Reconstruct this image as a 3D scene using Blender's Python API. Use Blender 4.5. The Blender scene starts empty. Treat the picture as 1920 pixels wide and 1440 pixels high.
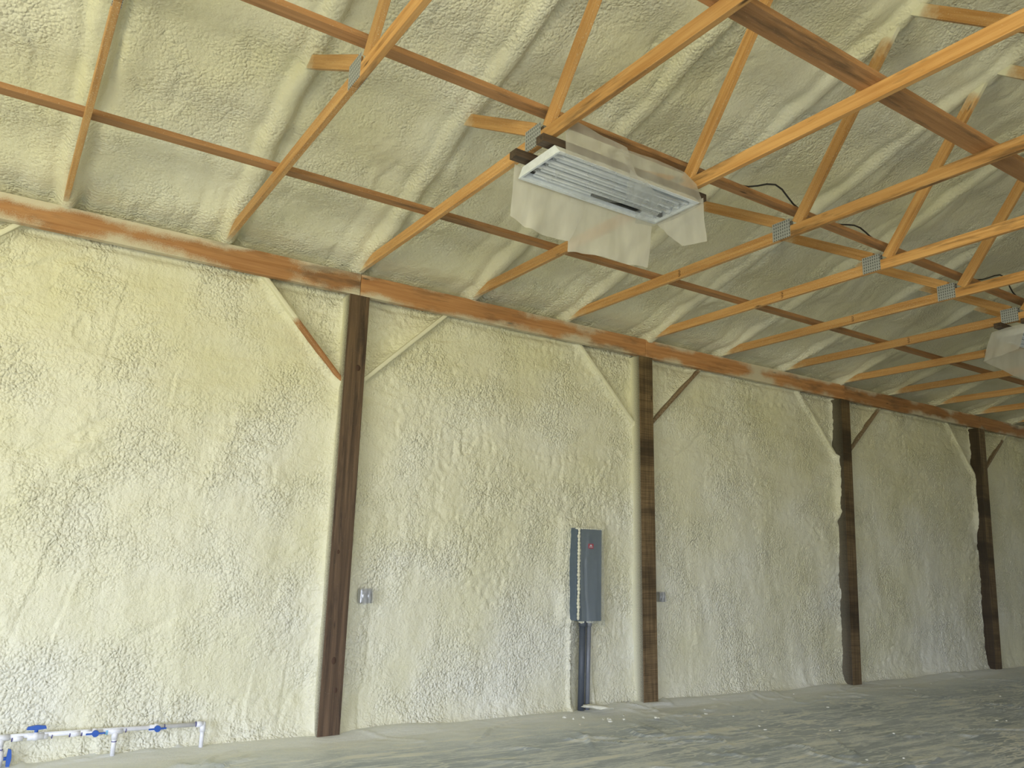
import bpy, bmesh, math, random
import numpy as np
from mathutils import Vector, Matrix

random.seed(7)
sc = bpy.context.scene
C = sc.collection

# ------------------------------------------------------------------ camera
yaw, pitch, roll = 0.575724, 0.214868, 0.0305995
cy, sy, cp, sp = math.cos(yaw), math.sin(yaw), math.cos(pitch), math.sin(pitch)
F = Vector((sy*cp, cy*cp, sp)); R0 = Vector((cy, -sy, 0)); U0 = R0.cross(F)
cr, sr = math.cos(roll), math.sin(roll)
R = R0*cr + U0*sr; U = U0*cr - R0*sr
cam = bpy.data.objects.new('camera', bpy.data.cameras.new('camera'))
cam.matrix_world = Matrix(((R.x, U.x, -F.x, -2.63339), (R.y, U.y, -F.y, -6.72888), (R.z, U.z, -F.z, 1.51326), (0, 0, 0, 1)))
cam.data.sensor_width = 36.0
cam.data.lens = 1493.92/1920*36.0
cam.data.clip_end = 200
C.objects.link(cam)
sc.camera = cam

# ------------------------------------------------------------------ light and exposure
sc.view_settings.view_transform = 'Standard'
sc.view_settings.look = 'None'
sc.view_settings.exposure = -0.70
sc.view_settings.gamma = 1.0
sc.view_settings.use_curve_mapping = False
world = bpy.data.worlds.new('daylight'); sc.world = world
world.use_nodes = True
wn, wl = world.node_tree.nodes, world.node_tree.links
bg = wn['Background']
# daylight outside: cool bright sky above the horizon, sunlit grass and gravel below it
SKY, GROUND = (16.5, 18.4, 25.5), (13.4, 13.0, 9.2)
wtc = wn.new('ShaderNodeTexCoord'); wsep = wn.new('ShaderNodeSeparateXYZ'); wl.new(wtc.outputs['Generated'], wsep.inputs[0])
wmr = wn.new('ShaderNodeMapRange'); wmr.inputs['From Min'].default_value = -.03; wmr.inputs['From Max'].default_value = .03
wl.new(wsep.outputs[2], wmr.inputs['Value'])
wmx = wn.new('ShaderNodeMix'); wmx.data_type = 'RGBA'
wl.new(wmr.outputs[0], wmx.inputs[0]); wmx.inputs[6].default_value = (*GROUND, 1); wmx.inputs[7].default_value = (*SKY, 1)
wl.new(wmx.outputs[2], bg.inputs[0]); bg.inputs[1].default_value = 1.0

# the open overhead door in the front wall lets the daylight in
DOOR = (-8.2, -0.6, 3.4)
pl = bpy.data.lights.new('door_portal', 'AREA'); pl.shape = 'RECTANGLE'; pl.size = DOOR[1]-DOOR[0]; pl.size_y = DOOR[2]
pl.cycles.is_portal = True
po = bpy.data.objects.new('door_portal', pl); po.location = ((DOOR[0]+DOOR[1])/2, -15.85, DOOR[2]/2); po.rotation_euler = (math.radians(90), 0, 0)
C.objects.link(po)
SIDE = (-9.6, -4.0, 3.4)
pl2 = bpy.data.lights.new('side_door_portal', 'AREA'); pl2.shape = 'RECTANGLE'; pl2.size = SIDE[2]; pl2.size_y = SIDE[1]-SIDE[0]
pl2.cycles.is_portal = True
po2 = bpy.data.objects.new('side_door_portal', pl2); po2.location = (-9.05, (SIDE[0]+SIDE[1])/2, SIDE[2]/2); po2.rotation_euler = (0, math.radians(-90), 0)
C.objects.link(po2)
sc.cycles.max_bounces = 8; sc.cycles.diffuse_bounces = 4; sc.cycles.glossy_bounces = 2; sc.cycles.transparent_max_bounces = 12

# ------------------------------------------------------------------ noise helpers (numpy)
def _hash(ix, iy, s):
    n = (ix.astype(np.int64)*374761393 + iy.astype(np.int64)*668265263 + s*974711) & 0x7fffffff
    n = ((n ^ (n >> 13))*1274126177) & 0x7fffffff
    n = ((n ^ (n >> 16))*2246822519) & 0x7fffffff
    return ((n ^ (n >> 15)) & 0xffffff)/float(0xffffff)
def vnoise(x, y, s=0):
    ix = np.floor(x); iy = np.floor(y); fx = x-ix; fy = y-iy
    fx = fx*fx*fx*(fx*(fx*6-15)+10); fy = fy*fy*fy*(fy*(fy*6-15)+10)
    a = _hash(ix, iy, s); b = _hash(ix+1, iy, s); c = _hash(ix, iy+1, s); d = _hash(ix+1, iy+1, s)
    return ((a*(1-fx)+b*fx)*(1-fy)+(c*(1-fx)+d*fx)*fy)*2-1
def fbm(x, y, s=0, o=4):
    r = 0; a = 1; t = 0
    for i in range(o):
        r = r+a*vnoise(x*2**i+i*17.3, y*2**i-i*9.1, s+i); t += a; a *= .5
    return r/t
def worley(x, y, s=0):
    ix = np.floor(x); iy = np.floor(y); d = np.full(x.shape, 9.0)
    for dx in (-1, 0, 1):
        for dy in (-1, 0, 1):
            cx = ix+dx; cyy = iy+dy
            px = cx+_hash(cx, cyy, s); py = cyy+_hash(cx, cyy, s+50)
            d = np.minimum(d, (x-px)**2+(y-py)**2)
    return np.sqrt(d)
def sstep(a, b, x):
    t = np.clip((x-a)/(b-a), 0, 1); return t*t*(3-2*t)
def popcorn(x, y, cell, s):
    wx = x+.012*vnoise(x*30, y*30, s+3); wy = y+.012*vnoise(x*30+9, y*30, s+4)
    d = worley(wx/cell, wy/cell, s)
    return np.sqrt(np.clip(1-(d/.75)**2, 0, 1))

# ------------------------------------------------------------------ materials
def new_mat(name):
    m = bpy.data.materials.new(name); m.use_nodes = True
    nt = m.node_tree; return m, nt, nt.nodes, nt.links, nt.nodes['Principled BSDF']
def node(ns, t, **kw):
    n = ns.new(t)
    for k, v in kw.items(): setattr(n, k, v)
    return n
def noise(ns, ls, vec, scale, detail=3, rough=.5, mp=None):
    if mp is not None:
        m = node(ns, 'ShaderNodeMapping'); m.inputs['Scale'].default_value = mp[0]
        if len(mp) > 1: m.inputs['Rotation'].default_value = mp[1]
        ls.new(vec, m.inputs['Vector']); vec = m.outputs[0]
    n = node(ns, 'ShaderNodeTexNoise'); n.inputs['Scale'].default_value = scale
    n.inputs['Detail'].default_value = detail; n.inputs['Roughness'].default_value = rough
    ls.new(vec, n.inputs['Vector']); return n.outputs['Fac']
def ramp(ns, ls, fac, stops):
    r = node(ns, 'ShaderNodeValToRGB'); e = r.color_ramp.elements
    while len(e) < len(stops): e.new(.5)
    for i, (p, c) in enumerate(stops):
        e[i].position = p
        e[i].color = (c, c, c, 1) if isinstance(c, (int, float)) else (*c, 1)
    ls.new(fac, r.inputs[0]); return r.outputs[0]
def mix(ns, ls, fac, a, b, mode='MIX'):
    m = node(ns, 'ShaderNodeMix', data_type='RGBA', blend_type=mode)
    for sock, v in ((m.inputs[0], fac), (m.inputs[6], a), (m.inputs[7], b)):
        if isinstance(v, (int, float)): sock.default_value = v
        elif isinstance(v, tuple): sock.default_value = (*v, 1)
        else: ls.new(v, sock)
    return m.outputs[2]
def math_(ns, ls, op, a, b=None, clamp=False):
    m = node(ns, 'ShaderNodeMath', operation=op, use_clamp=clamp)
    for i, v in enumerate((a, b)):
        if v is None: continue
        if isinstance(v, (int, float)): m.inputs[i].default_value = v
        else: ls.new(v, m.inputs[i])
    return m.outputs[0]
def bump(ns, ls, h, dist, strength, prev=None):
    b = node(ns, 'ShaderNodeBump'); b.inputs['Distance'].default_value = dist; b.inputs['Strength'].default_value = strength
    ls.new(h, b.inputs['Height'])
    if prev is not None: ls.new(prev, b.inputs['Normal'])
    return b.outputs[0]

FOAM = (0.77, 0.745, 0.55)
FOAM_Y = (0.735, 0.705, 0.475)
FOAM_W = (0.80, 0.785, 0.63)
def foam_material(name, fine=1.0):
    m, nt, ns, ls, b = new_mat(name)
    tc = node(ns, 'ShaderNodeTexCoord').outputs['Object']
    big = noise(ns, ls, tc, .9, 4, .55)
    f1 = ramp(ns, ls, big, [(.36, FOAM_Y), (.5, FOAM), (.64, FOAM_W)])
    sm = noise(ns, ls, tc, 9, 4, .6)
    f2 = mix(ns, ls, math_(ns, ls, 'MULTIPLY', ramp(ns, ls, sm, [(.35, 1.0), (.6, 0.0)]), .25), f1, (0.70, 0.665, 0.49))
    ls.new(f2, b.inputs['Base Color'])
    b.inputs['Roughness'].default_value = .42
    b.inputs['Specular IOR Level'].default_value = .42
    v = node(ns, 'ShaderNodeTexVoronoi', feature='F1'); v.inputs['Scale'].default_value = 42
    warp = noise(ns, ls, tc, 14, 2)
    wv = mix(ns, ls, .05, tc, warp, 'ADD'); ls.new(wv, v.inputs['Vector'])
    patch = ramp(ns, ls, noise(ns, ls, tc, 1.7, 3, .6), [(.40, .12), (.60, 1.0)])
    inv = math_(ns, ls, 'SUBTRACT', 1.0, v.outputs['Distance'])
    h1 = math_(ns, ls, 'MULTIPLY', inv, patch)
    h2 = noise(ns, ls, tc, 34, 3, .62)
    n1 = bump(ns, ls, h1, .017*fine, .9)
    n2 = bump(ns, ls, h2, .015*fine, .65, n1)
    ls.new(n2, b.inputs['Normal'])
    return m
M_FOAM = foam_material('spray_foam_wall')
M_FOAMC = foam_material('spray_foam_roof', .72)

def wood_material(name, c_lo, c_hi, c_dark, spray='none', grain=1.0, stain=.25, rough=.55, saw=False):
    m, nt, ns, ls, b = new_mat(name)
    tc = node(ns, 'ShaderNodeTexCoord').outputs['Object']
    oi = node(ns, 'ShaderNodeObjectInfo')
    off = node(ns, 'ShaderNodeVectorMath', operation='ADD')
    comb = node(ns, 'ShaderNodeCombineXYZ')
    r10 = math_(ns, ls, 'MULTIPLY', oi.outputs['Random'], 37.0)
    ls.new(r10, comb.inputs[0]); ls.new(r10, comb.inputs[1]); ls.new(r10, comb.inputs[2])
    ls.new(tc, off.inputs[0]); ls.new(comb.outputs[0], off.inputs[1]); vec = off.outputs[0]
    g = noise(ns, ls, vec, 1.0, 4, .6, ((1.2*grain, 34*grain, 34*grain),))
    col = ramp(ns, ls, g, [(.34, c_lo), (.62, c_hi)])
    g2 = noise(ns, ls, vec, 1.0, 5, .65, ((2.5, 110, 110),))
    col = mix(ns, ls, math_(ns, ls, 'MULTIPLY', ramp(ns, ls, g2, [(.45, 0.0), (.7, 1.0)]), .35), col, c_lo)
    # per board tone
    tone = ramp(ns, ls, oi.outputs['Random'], [(0, .80), (1, 1.08)])
    col = mix(ns, ls, 1.0, col, tone, 'MULTIPLY')
    st = noise(ns, ls, vec, 1.0, 4, .7, ((1.3, 9, 9),))
    col = mix(ns, ls, math_(ns, ls, 'MULTIPLY', ramp(ns, ls, st, [(.54, 0.0), (.68, 1.0)]), stain), col, c_dark)
    # knots
    mp = node(ns, 'ShaderNodeMapping'); mp.inputs['Scale'].default_value = (1.6, 7, 7); ls.new(vec, mp.inputs[0])
    v = node(ns, 'ShaderNodeTexVoronoi', feature='F1'); v.inputs['Scale'].default_value = 1.0; ls.new(mp.outputs[0], v.inputs['Vector'])
    kn = ramp(ns, ls, v.outputs['Distance'], [(.03, 1.0), (.085, 0.0)])
    col = mix(ns, ls, math_(ns, ls, 'MULTIPLY', kn, .85), col, (c_dark[0]*.5, c_dark[1]*.45, c_dark[2]*.4))
    sep = node(ns, 'ShaderNodeSeparateXYZ'); ls.new(tc, sep.inputs[0])
    fine = noise(ns, ls, tc, 105, 3, .8)
    mid = noise(ns, ls, tc, 5, 4, .65)
    if saw:
        sw = noise(ns, ls, vec, 1.0, 3, .6, ((160, 3, 3),))
        col = mix(ns, ls, math_(ns, ls, 'MULTIPLY', ramp(ns, ls, sw, [(.42, 0.0), (.62, 1.0)]), .5), col, c_dark)
        bd = noise(ns, ls, vec, 1.0, 3, .6, ((2.2, .4, .4),))
        col = mix(ns, ls, math_(ns, ls, 'MULTIPLY', ramp(ns, ls, bd, [(.5, 0.0), (.62, 1.0)]), .75), col, c_dark)
    if spray == 'chord':
        # cream overspray caught on the first hand's breadth from the wall plus fine speckle
        t = math_(ns, ls, 'ADD', sep.outputs[0], math_(ns, ls, 'MULTIPLY', math_(ns, ls, 'SUBTRACT', mid, .5), .55))
        f = ramp(ns, ls, t, [(.14, 1.0), (.42, 0.0)])
        spk = ramp(ns, ls, fine, [(.57, 0.0), (.62, 1.0)])
        f = math_(ns, ls, 'MAXIMUM', f, math_(ns, ls, 'MULTIPLY', spk, ramp(ns, ls, sep.outputs[0], [(0, .85), (1, .45)])))
        col = mix(ns, ls, f, col, FOAM)
    elif spray == 'end':
        # local x counts down from the roof end
        t = math_(ns, ls, 'ADD', sep.outputs[0], math_(ns, ls, 'MULTIPLY', math_(ns, ls, 'SUBTRACT', mid, .5), .35))
        f = ramp(ns, ls, t, [(.27, 1.0), (.42, 0.0)])
        spk = ramp(ns, ls, fine, [(.60, 0.0), (.66, 1.0)])
        f = math_(ns, ls, 'MAXIMUM', f, math_(ns, ls, 'MULTIPLY', spk, .6))
        col = mix(ns, ls, f, col, FOAM)
    elif spray == 'edges':
        lo = noise(ns, ls, vec, 1.0, 4, .6, ((1.1, 1.5, 1.5),))
        e = math_(ns, ls, 'ABSOLUTE', sep.outputs[2])
        t = math_(ns, ls, 'ADD', e, math_(ns, ls, 'MULTIPLY', math_(ns, ls, 'SUBTRACT', lo, .5), .60))
        t = math_(ns, ls, 'ADD', t, math_(ns, ls, 'MULTIPLY', math_(ns, ls, 'SUBTRACT', fine, .5), .12))
        f = ramp(ns, ls, t, [(.055, 0.0), (.135, 1.0)])
        col = mix(ns, ls, math_(ns, ls, 'MULTIPLY', f, .85), col, (0.66, 0.62, 0.47))
        dk = noise(ns, ls, vec, 1.0, 4, .6, ((1.6, 6, 6),))
        col = mix(ns, ls, math_(ns, ls, 'MULTIPLY', ramp(ns, ls, dk, [(.56, 0.0), (.68, 1.0)]), .55), col, c_dark)
    elif spray == 'post':
        spk = ramp(ns, ls, fine, [(.66, 0.0), (.70, 1.0)])
        col = mix(ns, ls, math_(ns, ls, 'MULTIPLY', spk, .2), col, FOAM)
        # foam mist on the two flanks, heavier towards the wall
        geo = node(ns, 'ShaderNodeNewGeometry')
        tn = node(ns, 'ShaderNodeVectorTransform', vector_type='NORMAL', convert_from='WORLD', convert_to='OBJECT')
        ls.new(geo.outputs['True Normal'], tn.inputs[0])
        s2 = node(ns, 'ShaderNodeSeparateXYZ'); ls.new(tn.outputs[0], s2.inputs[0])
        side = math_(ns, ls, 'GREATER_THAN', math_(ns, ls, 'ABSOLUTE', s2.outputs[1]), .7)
        t = math_(ns, ls, 'ADD', sep.outputs[2], math_(ns, ls, 'MULTIPLY', math_(ns, ls, 'SUBTRACT', fine, .5), .18))
        fr = ramp(ns, ls, math_(ns, ls, 'ADD', t, .1), [(.0, .12), (.13, 1.0)])
        oc = node(ns, 'ShaderNodeSeparateColor'); ls.new(oi.outputs['Color'], oc.inputs[0])
        fr = math_(ns, ls, 'MULTIPLY', fr, oc.outputs[0])
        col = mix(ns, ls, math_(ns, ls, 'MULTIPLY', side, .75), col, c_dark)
        col = mix(ns, ls, math_(ns, ls, 'MULTIPLY', side, fr), col, FOAM)
    elif spray == 'brace':
        oc = node(ns, 'ShaderNodeSeparateColor'); ls.new(oi.outputs['Color'], oc.inputs[0])
        t = math_(ns, ls, 'ADD', sep.outputs[0], math_(ns, ls, 'MULTIPLY', math_(ns, ls, 'SUBTRACT', mid, .5), .5))
        f = math_(ns, ls, 'GREATER_THAN', t, oc.outputs[0])
        t2 = math_(ns, ls, 'SUBTRACT', t, oc.outputs[0])
        f = ramp(ns, ls, math_(ns, ls, 'ADD', t2, .5), [(.44, 1.0), (.56, 0.0)])
        spk = ramp(ns, ls, fine, [(.50, 0.0), (.62, 1.0)])
        f = math_(ns, ls, 'MAXIMUM', f, math_(ns, ls, 'MULTIPLY', spk, oc.outputs[1]))
        col = mix(ns, ls, f, col, FOAM)
    elif spray == 'speck':
        spk = ramp(ns, ls, fine, [(.64, 0.0), (.69, 1.0)])
        col = mix(ns, ls, math_(ns, ls, 'MULTIPLY', spk, .4), col, FOAM)
    ls.new(col, b.inputs['Base Color'])
    b.inputs['Roughness'].default_value = rough; b.inputs['Specular IOR Level'].default_value = .3
    ls.new(bump(ns, ls, g2, .002, .5), b.inputs['Normal'])
    return m
P_LO, P_HI, P_DK = (0.47, 0.230, 0.068), (0.65, 0.370, 0.138), (0.16, 0.08, 0.032)
M_CHORD = wood_material('pine_chord', P_LO, P_HI, P_DK, 'chord')
M_PINE = wood_material('pine', P_LO, P_HI, P_DK, 'speck')
M_WEB = wood_material('pine_web', P_LO, P_HI, P_DK, 'end')
M_STAINED = wood_material('pine_stained', P_LO, P_HI, (0.10, 0.055, 0.025), 'speck', stain=.75)
M_BRACEL = wood_material('brown_brace_lumber', (0.38, 0.19, 0.075), (0.53, 0.28, 0.12), (0.11, 0.07, 0.04), 'speck', stain=.7)
M_HEADER = wood_material('header_pine', (0.42, 0.19, 0.07), (0.56, 0.29, 0.12), (0.10, 0.065, 0.04), 'edges', stain=.35)
M_POST = wood_material('dark_post', (0.088, 0.056, 0.033), (0.20, 0.128, 0.072), (0.035, 0.025, 0.018), 'post', stain=.7, grain=.8)
M_POST2 = wood_material('rough_sawn_post', (0.135, 0.090, 0.044), (0.25, 0.170, 0.083), (0.030, 0.022, 0.014), 'post', stain=.5, saw=True)
M_KNEE = wood_material('knee_brace_lumber', (0.36, 0.155, 0.055), (0.50, 0.24, 0.09), (0.08, 0.05, 0.03), 'brace')
M_KNEE2 = wood_material('dusty_brace_lumber', (0.17, 0.10, 0.05), (0.28, 0.175, 0.09), (0.06, 0.045, 0.03), 'brace')
M_DARKBLOCK = wood_material('weathered_block', (0.05, 0.034, 0.024), (0.11, 0.075, 0.05), (0.02, 0.015, 0.012), 'none', stain=.5)

def plain(name, col, rough=.5, metal=0.0, spec=.5, bumpy=0, mottled=0):
    m, nt, ns, ls, b = new_mat(name)
    tc = node(ns, 'ShaderNodeTexCoord').outputs['Object']
    n = noise(ns, ls, tc, 20, 4, .6)
    c2 = tuple(max(0, c*(1-.12-mottled)) for c in col)
    ls.new(ramp(ns, ls, n, [(.35, c2), (.65, col)]), b.inputs['Base Color'])
    b.inputs['Roughness'].default_value = rough; b.inputs['Metallic'].default_value = metal; b.inputs['Specular IOR Level'].default_value = spec
    if bumpy: ls.new(bump(ns, ls, noise(ns, ls, tc, 60, 4), bumpy, .6), b.inputs['Normal'])
    return m
M_ENAMEL = plain('white_enamel', (0.82, 0.86, 0.90), .3)
M_TUBE = plain('tube_glass', (0.85, 0.87, 0.88), .15)
M_BLACK = plain('black_gap', (0.012, 0.013, 0.015), .6)
M_PVC = plain('white_pvc', (0.83, 0.83, 0.82), .3)
M_BLUE = plain('blue_handle', (0.02, 0.10, 0.42), .4)
M_PRIMER = plain('purple_primer', (0.10, 0.09, 0.25), .5)
M_LABELB = plain('pale_blue_label', (0.25, 0.55, 0.75), .5)
M_STEEL = plain('zinc_steel', (0.55, 0.56, 0.57), .35, .85)
M_PANEL = plain('panel_grey', (0.145, 0.175, 0.185), .4)
M_PANELSIDE = plain('panel_blue_grey', (0.10, 0.135, 0.165), .5)
M_COND = plain('conduit_grey', (0.21, 0.225, 0.24), .45)
M_CONDD = plain('conduit_dark_grey', (0.075, 0.088, 0.105), .5)  # darker blue-grey of the thicker conduit pipe
M_RED = plain('red_label', (0.50, 0.02, 0.05), .5)
M_WHITEMARK = plain('white_print', (0.8, 0.8, 0.8), .5)
M_INK = plain('stamp_ink', (0.07, 0.035, 0.018), .8)
M_CABLE = plain('cable_black', (0.03, 0.032, 0.033), .5)
M_FOAMBIT = plain('foam_scrap', FOAM_W, .7, bumpy=.004, mottled=.1)
M_CONC = plain('concrete', (0.30, 0.30, 0.28), .7, bumpy=.003, mottled=.2)
M_METALWALL = plain('painted_steel_wall', (0.55, 0.53, 0.42), .6)

def plate_material():
    m, nt, ns, ls, b = new_mat('galvanized_plate')
    tc = node(ns, 'ShaderNodeTexCoord').outputs['Object']
    sep = node(ns, 'ShaderNodeSeparateXYZ'); ls.new(tc, sep.inputs[0])
    s1 = math_(ns, ls, 'SINE', math_(ns, ls, 'MULTIPLY', sep.outputs[1], 300.0))
    s2 = math_(ns, ls, 'SINE', math_(ns, ls, 'MULTIPLY', sep.outputs[2], 230.0))
    f = math_(ns, ls, 'MULTIPLY', math_(ns, ls, 'GREATER_THAN', s1, .1), math_(ns, ls, 'GREATER_THAN', s2, -.45))
    ls.new(mix(ns, ls, f, (0.46, 0.48, 0.48), (0.15, 0.16, 0.16)), b.inputs['Base Color'])
    b.inputs['Metallic'].default_value = .45; b.inputs['Roughness'].default_value = .45
    return m
M_PLATE = plate_material()

def film_material(name, opac, tint, rough=.35):
    m, nt, ns, ls, b = new_mat(name)
    tc = node(ns, 'ShaderNodeTexCoord').outputs['Object']
    out = ns['Material Output']
    tr = node(ns, 'ShaderNodeBsdfTransparent'); tl = node(ns, 'ShaderNodeBsdfTranslucent')
    tl.inputs['Color'].default_value = (*tint, 1)
    b.inputs['Base Color'].default_value = (*tint, 1); b.inputs['Roughness'].default_value = rough
    n = noise(ns, ls, tc, 5, 3, .55, ((1, 1, .35), (.3, .5, .2)))
    nrm = bump(ns, ls, n, .04, .5); ls.new(nrm, b.inputs['Normal'])
    m1 = node(ns, 'ShaderNodeMixShader'); m1.inputs[0].default_value = .45
    ls.new(b.outputs[0], m1.inputs[1]); ls.new(tl.outputs[0], m1.inputs[2])
    m2 = node(ns, 'ShaderNodeMixShader')
    ls.new(ramp(ns, ls, n, [(.3, opac-.07), (.7, opac+.1)]), m2.inputs[0])
    ls.new(tr.outputs[0], m2.inputs[1]); ls.new(m1.outputs[0], m2.inputs[2])
    ls.new(m2.outputs[0], out.inputs['Surface'])
    return m
M_FILM = film_material('clear_film', .70, (0.80, 0.785, 0.73))
M_FILM2 = film_material('thin_clear_film', .30, (0.76, 0.775, 0.77), .25)

M_FILM3 = film_material('milky_film', .55, (0.66, 0.63, 0.57), .3)

def sheet_material():
    m, nt, ns, ls, b = new_mat('dusty_floor_film')
    tc = node(ns, 'ShaderNodeTexCoord').outputs['Object']
    sep = node(ns, 'ShaderNodeSeparateXYZ'); ls.new(tc, sep.inputs[0])
    a = noise(ns, ls, tc, 1.0, 6, .72, ((.75, 5.5, 1), (0, 0, .12)))
    c = noise(ns, ls, tc, 1.0, 6, .75, ((.9, 6, 1), (0, 0, -.95)))
    big = noise(ns, ls, tc, .8, 3, .5)
    st = math_(ns, ls, 'MAXIMUM', ramp(ns, ls, a, [(.49, 0.0), (.60, 1.0)]), ramp(ns, ls, c, [(.52, 0.0), (.62, .9)]))
    st = math_(ns, ls, 'MULTIPLY', st, ramp(ns, ls, big, [(.40, .12), (.58, 1.0)]))
    for sc_l, rot in (((.7, 3.2, 1), .55), ((.8, 2.6, 1), -.5), ((.5, 4.5, 1), .05)):
        ln = noise(ns, ls, tc, 1.0, 4, .6, (sc_l, (0, 0, rot)))
        ln = ramp(ns, ls, math_(ns, ls, 'ABSOLUTE', math_(ns, ls, 'SUBTRACT', ln, .5)), [(.004, 1.0), (.020, 0.0)])
        st = math_(ns, ls, 'MAXIMUM', st, math_(ns, ls, 'MULTIPLY', ln, ramp(ns, ls, big, [(.4, .9), (.6, .35)])))
    # overspray settles thickest along the foot of the wall
    nw = math_(ns, ls, 'ADD', sep.outputs[1], math_(ns, ls, 'MULTIPLY', math_(ns, ls, 'SUBTRACT', noise(ns, ls, tc, 2.5, 4, .7), .5), .9))
    wallf = ramp(ns, ls, math_(ns, ls, 'ADD', nw, 1.0), [(.0, 0.0), (.80, 1.0)])
    f = math_(ns, ls, 'MAXIMUM', st, math_(ns, ls, 'MULTIPLY', wallf, .85), True)
    fine = noise(ns, ls, tc, 70, 4, .75)
    f = math_(ns, ls, 'ADD', math_(ns, ls, 'MULTIPLY', f, .9), math_(ns, ls, 'MULTIPLY', math_(ns, ls, 'SUBTRACT', fine, .5), .6), True)
    base = ramp(ns, ls, noise(ns, ls, tc, 1.3, 4, .6), [(.35, (0.48, 0.56, 0.60)), (.65, (0.64, 0.715, 0.745))])
    ls.new(mix(ns, ls, f, base, (0.86, 0.85, 0.74)), b.inputs['Base Color'])
    ls.new(ramp(ns, ls, f, [(0, .28), (.6, .7)]), b.inputs['Roughness'])
    wr = noise(ns, ls, tc, 1.0, 4, .65, ((3, 12, 1), (0, 0, .4)))
    n1 = bump(ns, ls, wr, .02, .5); ls.new(bump(ns, ls, fine, .004, .5, n1), b.inputs['Normal'])
    out = ns['Material Output']; tr = node(ns, 'ShaderNodeBsdfTransparent'); mx = node(ns, 'ShaderNodeMixShader')
    ls.new(ramp(ns, ls, f, [(0, .72), (.5, 1.0)]), mx.inputs[0])
    ls.new(tr.outputs[0], mx.inputs[1]); ls.new(b.outputs[0], mx.inputs[2]); ls.new(mx.outputs[0], out.inputs['Surface'])
    return m
M_SHEET = sheet_material()

# ------------------------------------------------------------------ object helpers
def tag(o, label, cat, group=None, kind=None):
    o['label'] = label; o['category'] = cat
    if group: o['group'] = group
    if kind: o['kind'] = kind
    return o
def empty(name, loc):
    o = bpy.data.objects.new(name, None); o.location = loc; o.empty_display_size = .1; C.objects.link(o); return o
def link(name, me, parent=None, mats=()):
    o = bpy.data.objects.new(name, me); C.objects.link(o)
    for mt in mats: me.materials.append(mt)
    if parent is not None: o.parent = parent
    return o
def grid_mesh(name, X, Y, Z, mat, smooth=True, parent=None):
    nr, nc = X.shape
    me = bpy.data.meshes.new(name)
    me.vertices.add(nr*nc)
    me.vertices.foreach_set('co', np.stack([X, Y, Z], -1).astype(np.float32).ravel())
    idx = np.arange(nr*nc).reshape(nr, nc)
    q = np.stack([idx[:-1, :-1], idx[:-1, 1:], idx[1:, 1:], idx[1:, :-1]], -1).reshape(-1, 4)
    n = len(q)
    me.loops.add(n*4); me.loops.foreach_set('vertex_index', q.ravel().astype(np.int32))
    me.polygons.add(n); me.polygons.foreach_set('loop_start', np.arange(0, n*4, 4, dtype=np.int32))
    me.update(calc_edges=True); me.validate()
    if smooth: me.polygons.foreach_set('use_smooth', np.ones(len(me.polygons), dtype=bool))
    return link(name, me, parent, [mat])

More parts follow.
